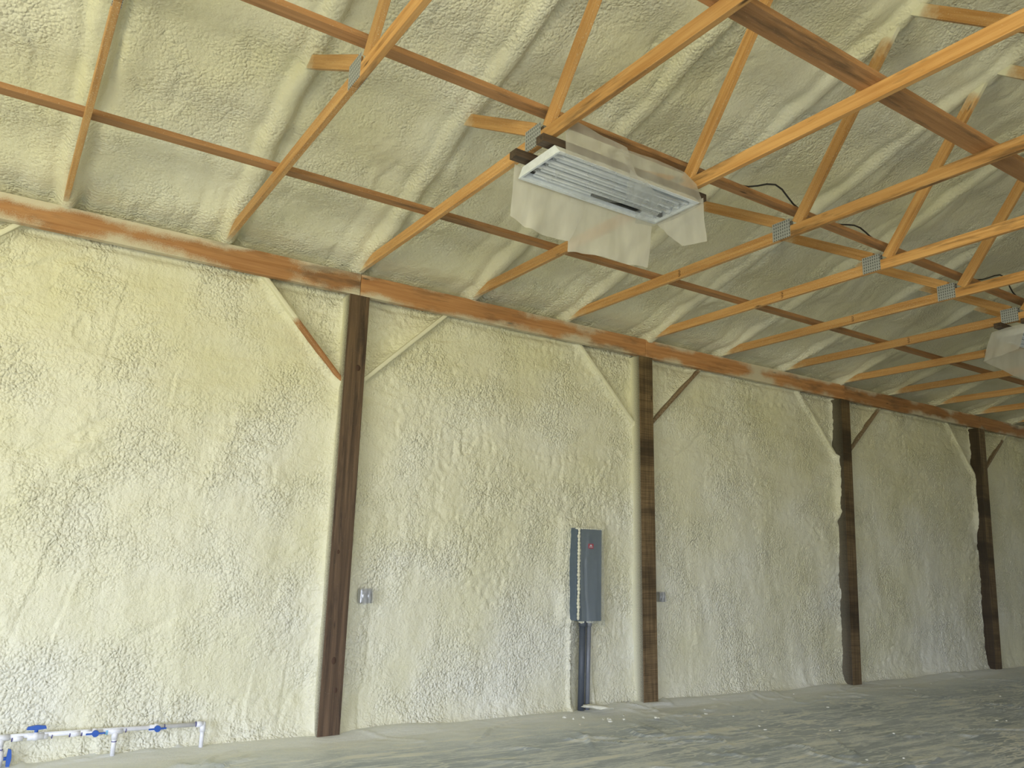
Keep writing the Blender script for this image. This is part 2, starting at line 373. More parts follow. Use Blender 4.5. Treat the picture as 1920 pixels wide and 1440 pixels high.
class MB:
    def __init__(s): s.bm = bmesh.new()
    def box(s, x0, x1, y0, y1, z0, z1, bev=0, mi=0):
        r = bmesh.ops.create_cube(s.bm, size=1)
        for v in r['verts']:
            v.co = Vector(((x0+x1)/2+v.co.x*(x1-x0), (y0+y1)/2+v.co.y*(y1-y0), (z0+z1)/2+v.co.z*(z1-z0)))
        fs = list({f for v in r['verts'] for f in v.link_faces})
        for f in fs: f.material_index = mi
        if bev:
            es = list({e for v in r['verts'] for e in v.link_edges})
            bmesh.ops.bevel(s.bm, geom=es, offset=bev, segments=2, profile=.6, affect='EDGES')
        return s
    def cyl(s, p0, p1, r, r2=None, n=20, caps=True, mi=0):
        p0 = Vector(p0); p1 = Vector(p1); d = p1-p0
        q = d.to_track_quat('Z', 'Y').to_matrix().to_4x4(); q.translation = (p0+p1)/2
        rr = bmesh.ops.create_cone(s.bm, cap_ends=caps, segments=n, radius1=r, radius2=r if r2 is None else r2, depth=d.length, matrix=q)
        for f in {f for v in rr['verts'] for f in v.link_faces}: f.smooth = len(f.verts) == 4; f.material_index = mi
        return s
    def sphere(s, c, r, sx=1, sy_=1, sz=1, n=16, mi=0):
        rr = bmesh.ops.create_uvsphere(s.bm, u_segments=n, v_segments=n//2, radius=r, matrix=Matrix.Translation(c) @ Matrix.Diagonal((sx, sy_, sz, 1)))
        for f in {f for v in rr['verts'] for f in v.link_faces}: f.smooth = True; f.material_index = mi
        return s
    def prism(s, pts, a, axis='x', mi=0):
        """closed polygon pts (2D) extruded between a[0]..a[1] along axis"""
        def P(u, v, t): return {'x': (t, u, v), 'y': (u, t, v), 'z': (u, v, t)}[axis]
        va = [s.bm.verts.new(P(u, v, a[0])) for u, v in pts]; vb = [s.bm.verts.new(P(u, v, a[1])) for u, v in pts]
        n = len(pts)
        fs = [s.bm.faces.new(va), s.bm.faces.new(vb[::-1])]
        for i in range(n): fs.append(s.bm.faces.new((va[i], vb[i], vb[(i+1) % n], va[(i+1) % n])))
        for f in fs: f.material_index = mi
        return s
    def tube(s, pts, r, n=10):
        pts = [Vector(p) for p in pts]; rings = []
        for i, p in enumerate(pts):
            d = (pts[min(i+1, len(pts)-1)]-pts[max(i-1, 0)]).normalized()
            a = d.cross(Vector((0, 0, 1)));
            if a.length < 1e-3: a = d.cross(Vector((0, 1, 0)))
            a.normalize(); b = a.cross(d)
            rings.append([s.bm.verts.new(p+(a*math.cos(2*math.pi*k/n)+b*math.sin(2*math.pi*k/n))*r) for k in range(n)])
        for A, B in zip(rings, rings[1:]):
            for k in range(n):
                f = s.bm.faces.new((A[k], A[(k+1) % n], B[(k+1) % n], B[k])); f.smooth = True
        s.bm.faces.new(rings[0][::-1]); s.bm.faces.new(rings[-1])
        return s
    def build(s, name, mats, parent=None, loc=None):
        bmesh.ops.recalc_face_normals(s.bm, faces=s.bm.faces)
        me = bpy.data.meshes.new(name); s.bm.to_mesh(me); s.bm.free()
        if not isinstance(mats, (list, tuple)): mats = [mats]
        o = link(name, me, parent, mats)
        if loc: o.location = loc
        return o

def beam(name, p0, p1, w, h, mat, parent=None, side=Vector((1, 0, 0)), bev=.003):
    """board from p0 to p1 (world, or parent space): local x runs along it, w across 'side', h across the third axis"""
    p0 = Vector(p0); p1 = Vector(p1); d = p1-p0; L = d.length; x = d.normalized()
    y = (side-x*side.dot(x)).normalized(); z = x.cross(y)
    m = MB().box(0, L, -w/2, w/2, -h/2, h/2, bev)
    o = m.build(name, mat, parent)
    M = Matrix(((x.x, y.x, z.x, p0.x), (x.y, y.y, z.y, p0.y), (x.z, y.z, z.z, p0.z), (0, 0, 0, 1)))
    o.matrix_local = M if parent is not None else M
    if parent is None: o.matrix_world = M
    return o
def copy_tree(o, parent=None):
    c = o.copy(); C.objects.link(c)
    if parent is not None: c.parent = parent
    for ch in list(o.children): copy_tree(ch, c)
    return c
def structure(o): o['kind'] = 'structure'; return o

# ------------------------------------------------------------------ the building: dimensions
T = 1.2192                                   # truss spacing
POST = [(0.025, 0.017), (3.636, 3.586), (7.29, 7.40), (10.95, 11.12)]   # x at the foot and at the header
PW = .198
HB, HT = 3.86, 4.068                         # header bottom and top
ROOF0, SL, DMAX = 4.132, .333, 7.9
def post_x(i, z): a, b = POST[i]; return a+(b-a)*z/HB
# knee braces: (top x, top z) to (foot x, foot z), wood share start, speckle
BR = [((-0.90, 3.93), (-0.04, 3.02), .55, .12, 'lower half of bare orange wood, left of the widest dark post'),
      ((1.03, 3.93), (0.12, 3.06), -1., .5, 'grey-crusted with foam, right of the widest dark post'),
      ((2.66, 3.90), (3.54, 3.02), -1., .9, 'completely buried in cream foam, left of the post by the breaker panel'),
      ((4.63, 3.93), (3.70, 3.05), .12, .45, 'thin brown strip, right of the post by the breaker panel'),
      ((6.50, 3.90), (7.30, 3.05), -1., .9, 'foam buried, left of the third dark post'),
      ((8.45, 3.93), (7.47, 3.05), .15, .5, 'dusty brown, right of the third dark post'),
      ((10.25, 3.92), (11.02, 3.08), -1., .9, 'foam buried, left of the farthest dark post'),
      ((12.2, 3.92), (11.2, 3.10), .3, .6, 'dusty, right of the farthest dark post'),
      ((-2.66, 3.93), (-3.53, 3.05), 5, .7, 'foam-grey, cut by the left edge of the photo')]

# ---- foamed back wall
def axis(a, b, c, d, fine, coarse):
    return np.concatenate([np.arange(a, b, coarse), np.arange(b, c, fine), np.arange(c, d+1e-6, coarse)])
xs = np.concatenate([np.arange(-9, -3.4, .25), np.arange(-3.4, 4.2, .0165), np.arange(4.2, 13.2, .024), np.arange(13.2, 18.21, .25)])
zs = np.arange(0, 4.161, .0165)
X, Z = np.meshgrid(xs, zs)
h = .022*fbm(X*1.1, Z*1.1, 1, 3)
up = sstep(1.9, 2.6, Z+.35*vnoise(X*.8, Z*.8, 61))
wx = X+.15*vnoise(X*1.3, Z*1.3, 5); wz = Z+.10*vnoise(X*1.1, Z*1.7, 6)
h += up*.017*fbm(wx*.8, wz*6.0, 11, 3)
h += (1-up)*(.011*fbm(wx*5.0, wz*1.3, 21, 3)+.008*fbm(wx*.9, wz*4.0, 23, 2))
pm = sstep(-.15, .45, fbm(X*1.3, Z*1.3, 31, 3))
h += (.003+.011*pm)*popcorn(X, Z, .055, 41)+.004*popcorn(X+7, Z, .03, 43)*(.4+pm)
h += .004*fbm(X*14, Z*14, 45, 2)
for s, ang, sc_ in ((71, .1, 1.0), (77, 1.45, .9), (83, .5, .8)):
    u = X*math.cos(ang)+Z*math.sin(ang); v = -X*math.sin(ang)+Z*math.cos(ang)
    n = fbm(u*.55*sc_+.2*vnoise(X*4, Z*4, s+1), v*2.2*sc_, s, 3)
    msk = sstep(.05, .35, vnoise(X*.9, Z*.9, s+2))
    h += -.010*np.exp(-(n/.02)**2)*msk+.005*np.exp(-((n-.06)/.06)**2)*msk
tri = np.zeros_like(X)
for (tx, tz), (fx, fz), _, _, _ in BR:
    d = np.array([fx-tx, fz-tz]); L = np.hypot(*d); d /= L
    s_ = (X-tx)*d[0]+(Z-tz)*d[1]; q = (X-tx)*d[1]-(Z-tz)*d[0]
    sgn = 1 if fx > tx else -1          # side of the brace that faces the corner
    q = q*-sgn
    inside = sstep(-.12, .06, s_)*sstep(L+.06, L-.06, s_)
    wob = .015*vnoise(s_*6, q*2, int(100+tx*7))
    h += inside*.035*np.exp(-((q+.01+wob)/.03)**2)
    corner = sstep(.02, .09, -q*-1 if False else q)*sstep(-.05, .05, s_+.05)*(np.abs(X-(tx+fx)/2) < .75)*(Z > fz-.05)
    xp = fx; corner = corner*((X < xp) if sgn > 0 else (X > xp))
    tri = np.maximum(tri, corner)
    h += corner*(.012*popcorn(X, Z, .05, 55)-.035)
for i in range(4):
    px = post_x(i, Z)
    dl = (px-PW/2)-X; dr = X-(px+PW/2)
    jag = .035*fbm(X*0+i*5.1, Z*5.0, 91+i, 3)
    jz = Z+.05*fbm(X*6, Z*6, 97, 2)
    if i == 0: amp, wd_ = .035, .05
    elif i == 1: amp, wd_ = .012, .045
    else:        # on the far posts the spray stopped short: bare wood low down and at the top
        amp = .012+(.085, .05)[i-2]*sstep(2.12, 2.26, jz)*(1-.8*sstep(3.0, 3.12, jz)); wd_ = .04
        jag = jag*1.6
    h += np.exp(-np.clip(dl+jag*.6, 0, 9)/wd_)*(dl > -.13)*(amp+jag*.5)
    h += .07*np.exp(-np.clip(dr, 0, 9)/.06)*(dr > -.1)
# breaker panel and conduit chase
inx = sstep(2.54, 2.60, X)*sstep(3.08, 3.02, X)
h += .03*sstep(2.44, 2.56, X)*sstep(3.16, 3.05, X)*sstep(.8, .95, Z)*sstep(1.98, 1.86, Z)
chase = sstep(2.67, 2.71, X+.02*vnoise(X*0, Z*5, 9))*sstep(2.90, 2.86, X+.02*vnoise(X*0, Z*5, 8))*sstep(.95, .88, Z)
h -= .06*chase
h += .045*np.exp(-((X-2.625-.012*vnoise(X*0, Z*6, 3))/.014)**2)*sstep(.95, .88, Z)
h += .03*np.exp(-((X-2.92-.02*vnoise(X*0, Z*6, 4))/.02)**2)*sstep(.95, .88, Z)
# foot and head
h += .10*np.exp(-Z/.05)+.015*np.exp(-((Z-.12)/.1)**2)
nearh = sstep(3.62, 3.86, Z+.06*fbm(X*2, Z*0, 14, 3))
h += .035*nearh*(1-tri)*(.6+.4*vnoise(X*2.1, Z*0+3, 15))-.02*np.exp(-((Z-3.85)/.025)**2)
h -= .06*sstep(4.02, 4.10, Z)
Y = .155-np.clip(h, -.12, .148)
wall = structure(grid_mesh('wall_back', X, Y, Z, M_FOAM)); wall['label'] = 'cream spray-foam insulated back wall between the dark posts'

# ---- foamed roof slope
xs = np.concatenate([np.arange(-9, -3.6, .25), np.arange(-3.6, 7.0, .022), np.arange(7.0, 13.4, .034), np.arange(13.4, 18.21, .25)])
ds = np.concatenate([np.arange(-.42, 6.3, .026), np.arange(6.3, DMAX+.001, .1)])
X, D = np.meshgrid(xs, ds)
kk = np.round(X/T); xr = X-kk*T
wob = .022*vnoise(D*1.5, kk*7.7, 3)+.010*vnoise(D*6, kk*3.3, 4)
xr = xr-wob
rw = .072+.014*vnoise(D*1.9, kk*5.5, 5)
prof = np.exp(-(np.abs(xr)/rw)**4)
drop = (.067+.016*vnoise(D*1.2, kk*4.1, 6))*prof
# shoulders of foam piled to the side of each rafter and the crease beside it
wob2 = .03*vnoise(D*1.7, kk*2.9, 7)
drop += .018*np.exp(-((xr+.16+wob2)/.08)**2)+.014*np.exp(-((xr-.19-wob2)/.08)**2)
drop -= .040*np.exp(-((xr-.100-wob2*.4)/.022)**2)*sstep(-.5, .2, vnoise(D*1.3, kk*8.8, 8))
drop -= .012*np.exp(-((xr+.30+wob2)/.03)**2)*sstep(-.1, .4, vnoise(D*1.1, kk*9.8, 9))
drop += .020*fbm(X*1.2, D*1.2, 12, 3)
drop += .020*np.cos(2*math.pi*(D-.25)/.61)*(1-prof)
wx = X+.2*vnoise(X*1.1, D*1.1, 15)+.25*D; 
drop += .009*fbm(wx*7.0, D*1.1, 17, 3)*(1-prof)*sstep(-1.2, 2.5, X)
pm = sstep(-.1, .5, fbm(X*1.4, D*1.4, 19, 3))
pm = pm*(.35+.65*sstep(-2.5, .6, X))
drop += (.002+.009*pm)*popcorn(X, D, .06, 23)+.004*fbm(X*12, D*12, 25, 2)
for s in (31, 37):
    n = fbm((X+.35*D)*1.9+.2*vnoise(X*4, D*4, s+1), D*.6, s, 3)
    msk = sstep(.0, .35, vnoise(X*.8, D*.8, s+2))*(1-prof)
    drop += -.011*np.exp(-(n/.025)**2)*msk+.006*np.exp(-((n-.07)/.06)**2)*msk
ceil = structure(grid_mesh('ceiling', X, -D, ROOF0+SL*D-drop, M_FOAMC)); ceil['label'] = 'sloping roof underside sprayed with cream foam'
# far slope (behind the camera)
m = MB(); m.prism([(-DMAX, ROOF0+SL*DMAX), (-2*DMAX, ROOF0), (-2*DMAX, ROOF0+.1), (-DMAX, ROOF0+SL*DMAX+.1)], (-9, 18.2), 'x')
structure(m.build('trim_1', M_FOAMC))['label'] = 'far slope of the foamed roof'
bpy.data.objects['trim_1'].name = 'ceiling_front'

# ---- other walls, floor
def wall_with_opening(name, plane, a0, a1, b0, b1, ztop):
    m = MB()
    def bx(a, b, z0, z1):
        if b-a < 1e-3 or z1-z0 < 1e-3: return
        if plane[0] == 'x': m.box(plane[1], plane[1]+plane[2], a, b, z0, z1)
        else: m.box(a, b, plane[1], plane[1]+plane[2], z0, z1)
    bx(a0, b0, 0, ztop); bx(b1, a1, 0, ztop); bx(b0, b1, 3.45, ztop)
    return structure(m.build(name, M_FOAMC))
def gable(m, x0, x1):
    m.prism([(-2*DMAX, 4.1), (.1, 4.1), (-DMAX, ROOF0+SL*DMAX+.05)], (x0, x1), 'x')
o = wall_with_opening('wall_left', ('x', -9.1, .1), -2*DMAX, .1, SIDE[0], SIDE[1], 4.15)
m = MB(); gable(m, -9.1, -9.0); structure(m.build('wall_left_gable', M_FOAMC)).parent = o
o = wall_with_opening('wall_front', ('y', -2*DMAX-.1, .1), -9.1, 18.2, DOOR[0], DOOR[1], 4.2)
m = MB(); m.box(18.2, 18.3, -2*DMAX, .1, 0, 4.15); gable(m, 18.2, 18.3); structure(m.build('wall_right', M_FOAMC))
m = MB(); m.box(-9.1, 18.3, -2*DMAX-.1, .3, -.15, -.012); structure(m.build('floor', M_CONC))

# ---- plastic sheet over the floor
xs = np.concatenate([np.arange(-5, -3, .1), np.arange(-3, 9, .03), np.arange(9, 14, .05)]); ys = np.concatenate([np.arange(-8, -5.0, .1), np.arange(-5, .115, .026)])
X, Yg = np.meshgrid(xs, ys)
hz = .008+.007*fbm(X*1.2, Yg*1.2, 3, 3)
for s, ang in ((5, .5), (8, -.6), (13, 1.3), (17, .1)):
    u = X*math.cos(ang)+Yg*math.sin(ang); v = -X*math.sin(ang)+Yg*math.cos(ang)
    n = fbm(u*.5, v*1.7, s, 3); msk = sstep(.0, .5, vnoise(X*.8, Yg*.8, s+1))
    hz += .016*np.exp(-(n/.022)**2)*msk
hz += .05*sstep(-.22, .05, Yg)*(.6+.4*vnoise(X*1.5, Yg*0, 44))
hz = np.maximum(hz, .002)
o = grid_mesh('plastic_sheet', X, Yg, hz, M_SHEET)
tag(o, 'clear plastic sheeting spread over the floor, streaked with pale foam dust', 'plastic sheet')

# ------------------------------------------------------------------ posts and header
post_lab = ['wide dark brown wooden post with a knot near its top, leftmost and nearest',
            'rough-sawn brown and black post just right of the grey breaker panel',
            'third wooden post from the left with a bare black flank low down',
            'farthest slim wooden post near the right edge of the photo']
for i, (a, b) in enumerate(POST):
    o = beam('wooden_post', (a, .10, 0), (b, .10, HB), PW+.012*(i == 1), .20, (M_POST, M_POST2, M_POST2, M_POST2)[i], bev=.004)
    o.color = ((1.0, .95, .12, .0)[i], 0, 0, 1)
    tag(o, post_lab[i], 'post', 'wooden posts along the foamed wall')
    if i == 0:
        kb = MB(); kb.sphere((0, 0, 0), .024, 1.2, 1, .25); k = kb.build('knot', M_INK, o); k.location = (3.17, .03, -.1)
        for kx, ky, sc_k in ((.62, .0, .8), (.38, .035, .6), (1.52, -.03, .5)):
            kk_ = k.copy(); C.objects.link(kk_); kk_.parent = o; kk_.location = (kx, ky, -.1); kk_.scale = (sc_k*1.3, sc_k, sc_k)
hx = [-3.66, POST[0][1], POST[1][1], POST[2][1], POST[3][1], 14.63]
hl = ['header beam left of the first dark post, orange with a dark knot and misty foam edges',
      'header beam of orange pine between the first two dark posts, above the breaker panel',
      'header beam between the second and third dark posts, foam along its top edge',
      'header beam between the third and fourth dark posts, greyed with foam',
      'pale dusty header beam right of the farthest dark post']
for i in range(5):
    o = beam('header_beam', (hx[i]+.002, .03, (HB+HT)/2), (hx[i+1]-.002, .03, (HB+HT)/2), .06, HT-HB, M_HEADER, side=Vector((0, 1, 0)), bev=.004)
    tag(o, hl[i], 'beam', 'header beams along the top of the wall')
# knee braces
for (tx, tz), (fx, fz), wd, spk, lab in BR:
    yb = (.098, .10, .125, .11, .15, .12, .15, .12, .10)[BR.index(((tx, tz), (fx, fz), wd, spk, lab))]
    o = beam('knee_brace', (tx, yb, tz), (fx, yb, fz), .07, .04, M_KNEE if fx < 0 else M_KNEE2, side=Vector((0, 1, 0)), bev=.012)
    L = math.hypot(fx-tx, fz-tz)
    # colour red: how far down the brace the foam crust reaches, counted from the top
    o.color = (5, spk, 0, 1) if wd < 0 else (wd, spk, 0, 1)
    tag(o, 'diagonal knee brace '+lab, 'brace', 'diagonal knee braces under the header')

# ------------------------------------------------------------------ roof trusses
ZB = 4.078; CH = .092; J1 = -2.86
def web(name, p0, p1, mat, par): return beam(name, (0, p0[0], p0[1]), (0, p1[0], p1[1]), .038, .089, mat, par)
root = empty('roof_truss', (0, 0, ZB))
zc = CH/2
def rel(y, z): return (y, z-ZB)
W = 2*DMAX
beam('bottom_chord', (0, .12, zc), (0, -2.83, zc), .038, CH, M_CHORD, root)
beam('bottom_chord', (0, -2.834, zc), (0, -W+2.83, zc), .038, CH, M_STAINED, root)
beam('bottom_chord', (0, -W-.1, zc), (0, -W+2.826, zc), .038, CH, M_CHORD, root)
tcz = lambda d: ROOF0-.067+SL*d+.055-ZB+.02
beam('top_chord', (0, .12, tcz(-.12)+.06), (0, -DMAX, tcz(DMAX)+.06), .038, .12, M_PINE, root)
beam('top_chord', (0, -W-.12, tcz(-.12)+.06), (0, -DMAX, tcz(DMAX)+.06), .038, .12, M_PINE, root)
for s in (1, -1):
    f = (lambda y, z: (y, z-ZB)) if s == 1 else (lambda y, z: (-W-y, z-ZB))
    web('web', f(-1.70, 4.865), f(-2.86, 4.215), M_WEB, root)
    web('web', f(-4.02, 5.545), f(-3.00, 4.175), M_WEB, root)
    web('web', f(-3.92, 5.56), f(-5.62, 4.21), M_WEB, root)
    web('web', f(-7.70, 6.72), f(-5.72, 4.19), M_WEB, root)
    for yj in (J1, -5.67):
        for sx in (-1, 1):
            pm_ = MB().box(-.002, .002, -.085, .085, -.075, .075)
            p = pm_.build('connector_plate', M_PLATE, root)
            y, z = f(yj, 4.155); p.location = (sx*.0205, y, z)
tl = {-2: 'leftmost roof truss, its thin bottom chord rising past the upper left corner',
      -1: 'roof truss whose bottom chord meets the header left of the nearest dark post',
      0: 'roof truss directly over the nearest dark post, left end of the wrapped light',
      1: 'roof truss first right of the nearest dark post, behind the hanging light plastic',
      2: 'roof truss second right of the nearest dark post, grey plate clear of the light',
      3: 'roof truss directly over the second dark post beside the breaker panel',
      4: 'roof truss first right of the second dark post',
      5: 'roof truss second right of the second dark post, at the farther light fixture',
      6: 'roof truss directly over the third dark post',
      7: 'roof truss first right of the third dark post',
      8: 'roof truss second right of the third dark post',
      9: 'roof truss directly over the farthest dark post',
      10: 'roof truss farthest away, at the right edge beyond the last post'}
trusses = {}
for k in range(-2, 11):
    o = root if k == 0 else copy_tree(root)
    o.location = (k*T, 0, ZB)
    tag(o, tl[k], 'roof truss', 'timber roof trusses'); trusses[k] = o
# ink stamps on some chords
def stamp(k, y, mat=M_INK):
    m = MB()
    for j in range(5):
        zz = -.030+.014*j
        m.box(-.0011, .0011, -.010, .012-.004*(j % 2), zz-.0022, zz+.0022)
        if j in (1, 3): m.box(-.0011, .0011, -.0125, -.0085, zz-.007, zz+.005)
    o = m.build('ink_stamp', mat, trusses[k]); o.location = (-.0198, y, zc); return o
for k, y in ((2, -1.72), (3, -1.9), (4, -1.85), (5, -1.75), (6, -2.0)): stamp(k, y)

# ------------------------------------------------------------------ long braces lying across the trusses
def runner(name, y, z, w, mat, lab, x0=-3.6, x1=13.0):
    xs_ = [x0, x0+4.9, x0+9.75, x1]
    o = beam(name, (x0, y, z+.019), (x1, y, z+.019), w, .038, mat, side=Vector((0, 1, 0)))
    tag(o, lab, 'brace', 'boards running lengthwise over the trusses'); return o
zt = ZB+CH+.001
runner('lateral_brace', -1.385, zt, .089, M_BRACEL, 'long brown board lying across the trusses nearest the wall')
runner('lateral_brace', -2.905, 4.316, .089, M_BRACEL, 'long brown board running past the grey truss plates and behind the lights')
runner('lateral_brace', -4.435, zt, .14, M_BRACEL, 'wide brown board crossing the upper right corner over the trusses')

# ------------------------------------------------------------------ light fixtures
def light_fixture(x0, lab):
    r = empty('light_fixture', (x0, -2.915, 3.945))
    Lx, hw, hh = 1.20, .225, .060
    # housing: shallow pan with sloping flanks
    m = MB()
    m.prism([(-hw, 0), (-hw+.012, 0), (-hw+.06, hh-.01), (hw-.06, hh-.01), (hw-.012, 0), (hw, 0), (hw-.05, hh), (-hw+.05, hh)], (0, Lx), 'x')
    m.build('housing', M_ENAMEL, r)
    for a in (0, Lx):
        m = MB()
        s = .012 if a == 0 else -.012
        m.prism([(-hw, -.002), (hw, -.002), (hw-.05, hh), (-hw+.05, hh)], (a-s*.2, a+s), 'x')
        m.build('end_cap', M_ENAMEL, r)
    for sgn in (-1, 1):
        m = MB(); m.box(0, Lx, sgn*hw-(.028 if sgn > 0 else 0), sgn*hw+(.028 if sgn < 0 else 0), -.004, .003, .001); m.build('rim', M_ENAMEL, r)
    n = 4; pitch_ = (2*hw-.11)/n
    for i in range(n):
        c = -hw+.055+pitch_*(i+.5)
        m = MB(); p = pitch_/2-.010
        m.prism([(c-p, .012), (c-p*.55, .042), (c+p*.55, .042), (c+p, .012), (c+p*.98, .017), (c+p*.55, .047), (c-p*.55, .047), (c-p*.98, .017)], (.07, Lx-.07), 'x')
        m.build('reflector', M_ENAMEL, r)
        m = MB(); m.cyl((.05, c, .028), (Lx-.05, c, .026), .0125, n=14); m.build('tube', M_TUBE, r)
        for a in (.02, Lx-.06):
            m = MB(); m.box(a, a+.04, c-.012, c+.012, .012, .045, .003); m.build('socket', M_BLACK if i in (3,) else M_ENAMEL, r)
    m = MB(); m.box(.55, 1.0, hw-.085, hw-.066, .006, .02, .002); m.build('gap_strip', M_BLACK, r)
    tag(r, lab, 'light fixture', 'long white strip lights under the trusses')
    return r
light_fixture(-.01, 'white strip light fixture half wrapped in torn plastic, hanging near the picture centre')
light_fixture(6.09, 'farther white strip light fixture cut by the right edge of the photo')
def block(x0, x1, y, lab):
    o = beam('mounting_block', (x0, y, 4.0505), (x1, y, 4.0505),   .075, .052, M_DARKBLOCK, side=Vector((0, 1, 0)), bev=.003)
    tag(o, lab, 'wood block', 'dark wood blocks carrying the lights')
block(-.115, 1.34, -2.775, 'dark wood mounting board above the central light, end nearer the wall')
block(-.085, 1.34, -3.03, 'dark wood mounting board above the central light, partly behind its plastic')
block(5.98, 7.44, -2.775, 'dark wood mounting board over the farther light, nearer the wall')
block(6.0, 7.44, -3.03, 'dark wood mounting board over the farther light, away from the wall')

# film draped round the lights
def patch_mesh(bm, grid):
    V = [[bm.verts.new(p) for p in row] for row in grid]
    for a, b in zip(V, V[1:]):
        for i in range(len(a)-1):
            f = bm.faces.new((a[i], a[i+1], b[i+1], b[i])); f.smooth = True
def curve(pts, n):
    """resample polyline by parameter, gently smoothed"""
    P = [Vector(p) for p in pts]; L = [0]
    for a, b in zip(P, P[1:]): L.append(L[-1]+(b-a).length)
    out = []
    for i in range(n):
        t = L[-1]*i/(n-1); j = 0
        while j < len(P)-2 and L[j+1] < t: j += 1
        u = (t-L[j])/max(1e-6, L[j+1]-L[j]); out.append(P[j].lerp(P[j+1], u))
    return out
def loft(bm, A, B, n=34, mrows=16, wr=.012, seed=0, sagdir=(0, 0, 0), sag=0):
    a = curve(A, n); b = curve(B, n); g = []
    sd = Vector(sagdir)
    for j in range(mrows):
        t = j/(mrows-1); row = []
        for i in range(n):
            p = a[i].lerp(b[i], t)
            ux = np.array([i*5.5/n+seed]); uy = np.array([t*1.1+seed])
            w1 = float(fbm(ux, uy, seed, 2)[0])
            w2 = float(vnoise(np.array([i*7./n+seed*3.]), np.array([t*.7]), seed+5)[0])
            e = math.sin(math.pi*t)**.5 if sag else 1
            p = p+sd*(sag*math.sin(math.pi*t))+Vector((0.4*w2, w1, .3*w2))*wr*min(1, .25+t*1.6)
            row.append(p)
        g.append(row)
    patch_mesh(bm, g)
bm = bmesh.new()
yw = -2.672
# flap hanging on the wall side
loft(bm, [(-.03, yw, 4.05), (.3, yw, 4.0), (.62, yw, 3.985)], [(.00, -2.60, 3.72), (.12, -2.60, 3.665), (.30, -2.61, 3.645), (.47, -2.60, 3.65)], 30, 18, .02, 3)
loft(bm, [(.42, yw-.012, 4.0), (.8, yw-.012, 4.0), (1.19, yw-.01, 3.99)], [(.50, -2.575, 3.60), (.58, -2.59, 3.615), (.85, -2.6, 3.61), (1.20, -2.60, 3.63)], 30, 20, .028, 9)
# loose end flap at the far end
loft(bm, [(1.20, -2.66, 3.99), (1.215, -2.9, 3.96), (1.21, -3.16, 3.98)], [(1.22, -2.74, 3.90), (1.23, -2.93, 3.70), (1.235, -3.155, 3.665)], 20, 14, .012, 14)
me = bpy.data.meshes.new('hanging_plastic'); bm.to_mesh(me); bm.free()
drape = empty('plastic_drape', (.6, -2.7, 3.94))
def kid(me, name, mat):
    o = link(name, me, drape, [mat]); o.location = -Vector(drape.location); return o
kid(me, 'hanging_flap', M_FILM)
# film across the lens of the light, torn open, and up the room side over the boards
bm = bmesh.new()
loft(bm, [(-.02, -3.16, 3.93), (.30, -3.165, 3.925), (.62, -3.16, 3.925), (.86, -3.10, 3.925)], [(-.02, -2.86, 3.925), (.16, -2.80, 3.918), (.50, -2.76, 3.91), (.78, -2.90, 3.905)], 30, 16, .012, 21, (0, 0, -1), .02)
loft(bm, [(.80, -3.13, 3.915), (.95, -3.12, 3.91), (1.20, -3.14, 3.93)], [(.86, -2.86, 3.89), (1.00, -2.70, 3.90), (1.20, -2.68, 3.93)], 22, 14, .012, 27, (0, 0, -1), .015)
loft(bm, [(.50, -3.2, 3.95), (.66, -3.19, 3.925), (.90, -3.08, 3.90)], [(.60, -3.06, 3.86), (.78, -2.98, 3.85), (.97, -2.80, 3.87)], 22, 12, .018, 33)
me = bpy.data.meshes.new('wrapped_plastic'); bm.to_mesh(me); bm.free()
kid(me, 'wrapped_film', M_FILM2)
bm = bmesh.new()
loft(bm, [(.03, -3.165, 4.215), (.09, -3.175, 4.165), (.25, -3.19, 4.125), (.48, -3.20, 4.10)], [(.025, -3.165, 3.93), (.2, -3.17, 3.925), (.4, -3.17, 3.925), (.60, -3.17, 3.925)], 24, 12, .016, 39)
loft(bm, [(.45, -3.175, 4.10), (.75, -3.175, 4.115), (1.02, -3.175, 4.105), (1.13, -3.175, 4.05)], [(.55, -3.165, 3.93), (.8, -3.165, 3.93), (1.0, -3.165, 3.93), (1.2, -3.165, 3.93)], 24, 12, .012, 45)
me = bpy.data.meshes.new('side_plastic'); bm.to_mesh(me); bm.free()
kid(me, 'side_film', M_FILM3)
tag(drape, 'torn translucent plastic hanging round the light near the picture centre', 'plastic sheet', 'plastic draped over the lights')
bm = bmesh.new()
loft(bm, [(6.02, -3.05, 4.02), (6.03, -2.85, 4.02), (6.07, -2.67, 4.01)], [(5.86, -3.0, 3.73), (5.90, -2.8, 3.70), (5.98, -2.60, 3.69)], 20, 14, .02, 51)
loft(bm, [(6.07, -2.67, 4.01), (6.7, -2.67, 3.98), (7.25, -2.67, 3.98)], [(5.98, -2.60, 3.69), (6.6, -2.6, 3.62), (7.3, -2.6, 3.60)], 26, 14, .02, 57)
me = bpy.data.meshes.new('plastic_drape'); bm.to_mesh(me); bm.free()
o = link('plastic_drape', me, None, [M_FILM])
tag(o, 'translucent plastic hanging below the farther light at the right edge', 'plastic sheet', 'plastic draped over the lights')

# ------------------------------------------------------------------ electric cable over the board
pts = []
for i in range(60):
    x = 1.35+i*(6.6-1.35)/59
    hump = .10*math.exp(-((x-2.25)/.22)**2)+.05*math.exp(-((x-3.35)/.2)**2)+.13*math.exp(-((x-5.75)/.26)**2)
    pts.append((x, -2.905-.55*hump, 4.363+hump))
o = MB().tube(pts, .007).build('electric_cable', M_CABLE); tag(o, 'thin dark electric cable looping along the board above the truss plates', 'cable')

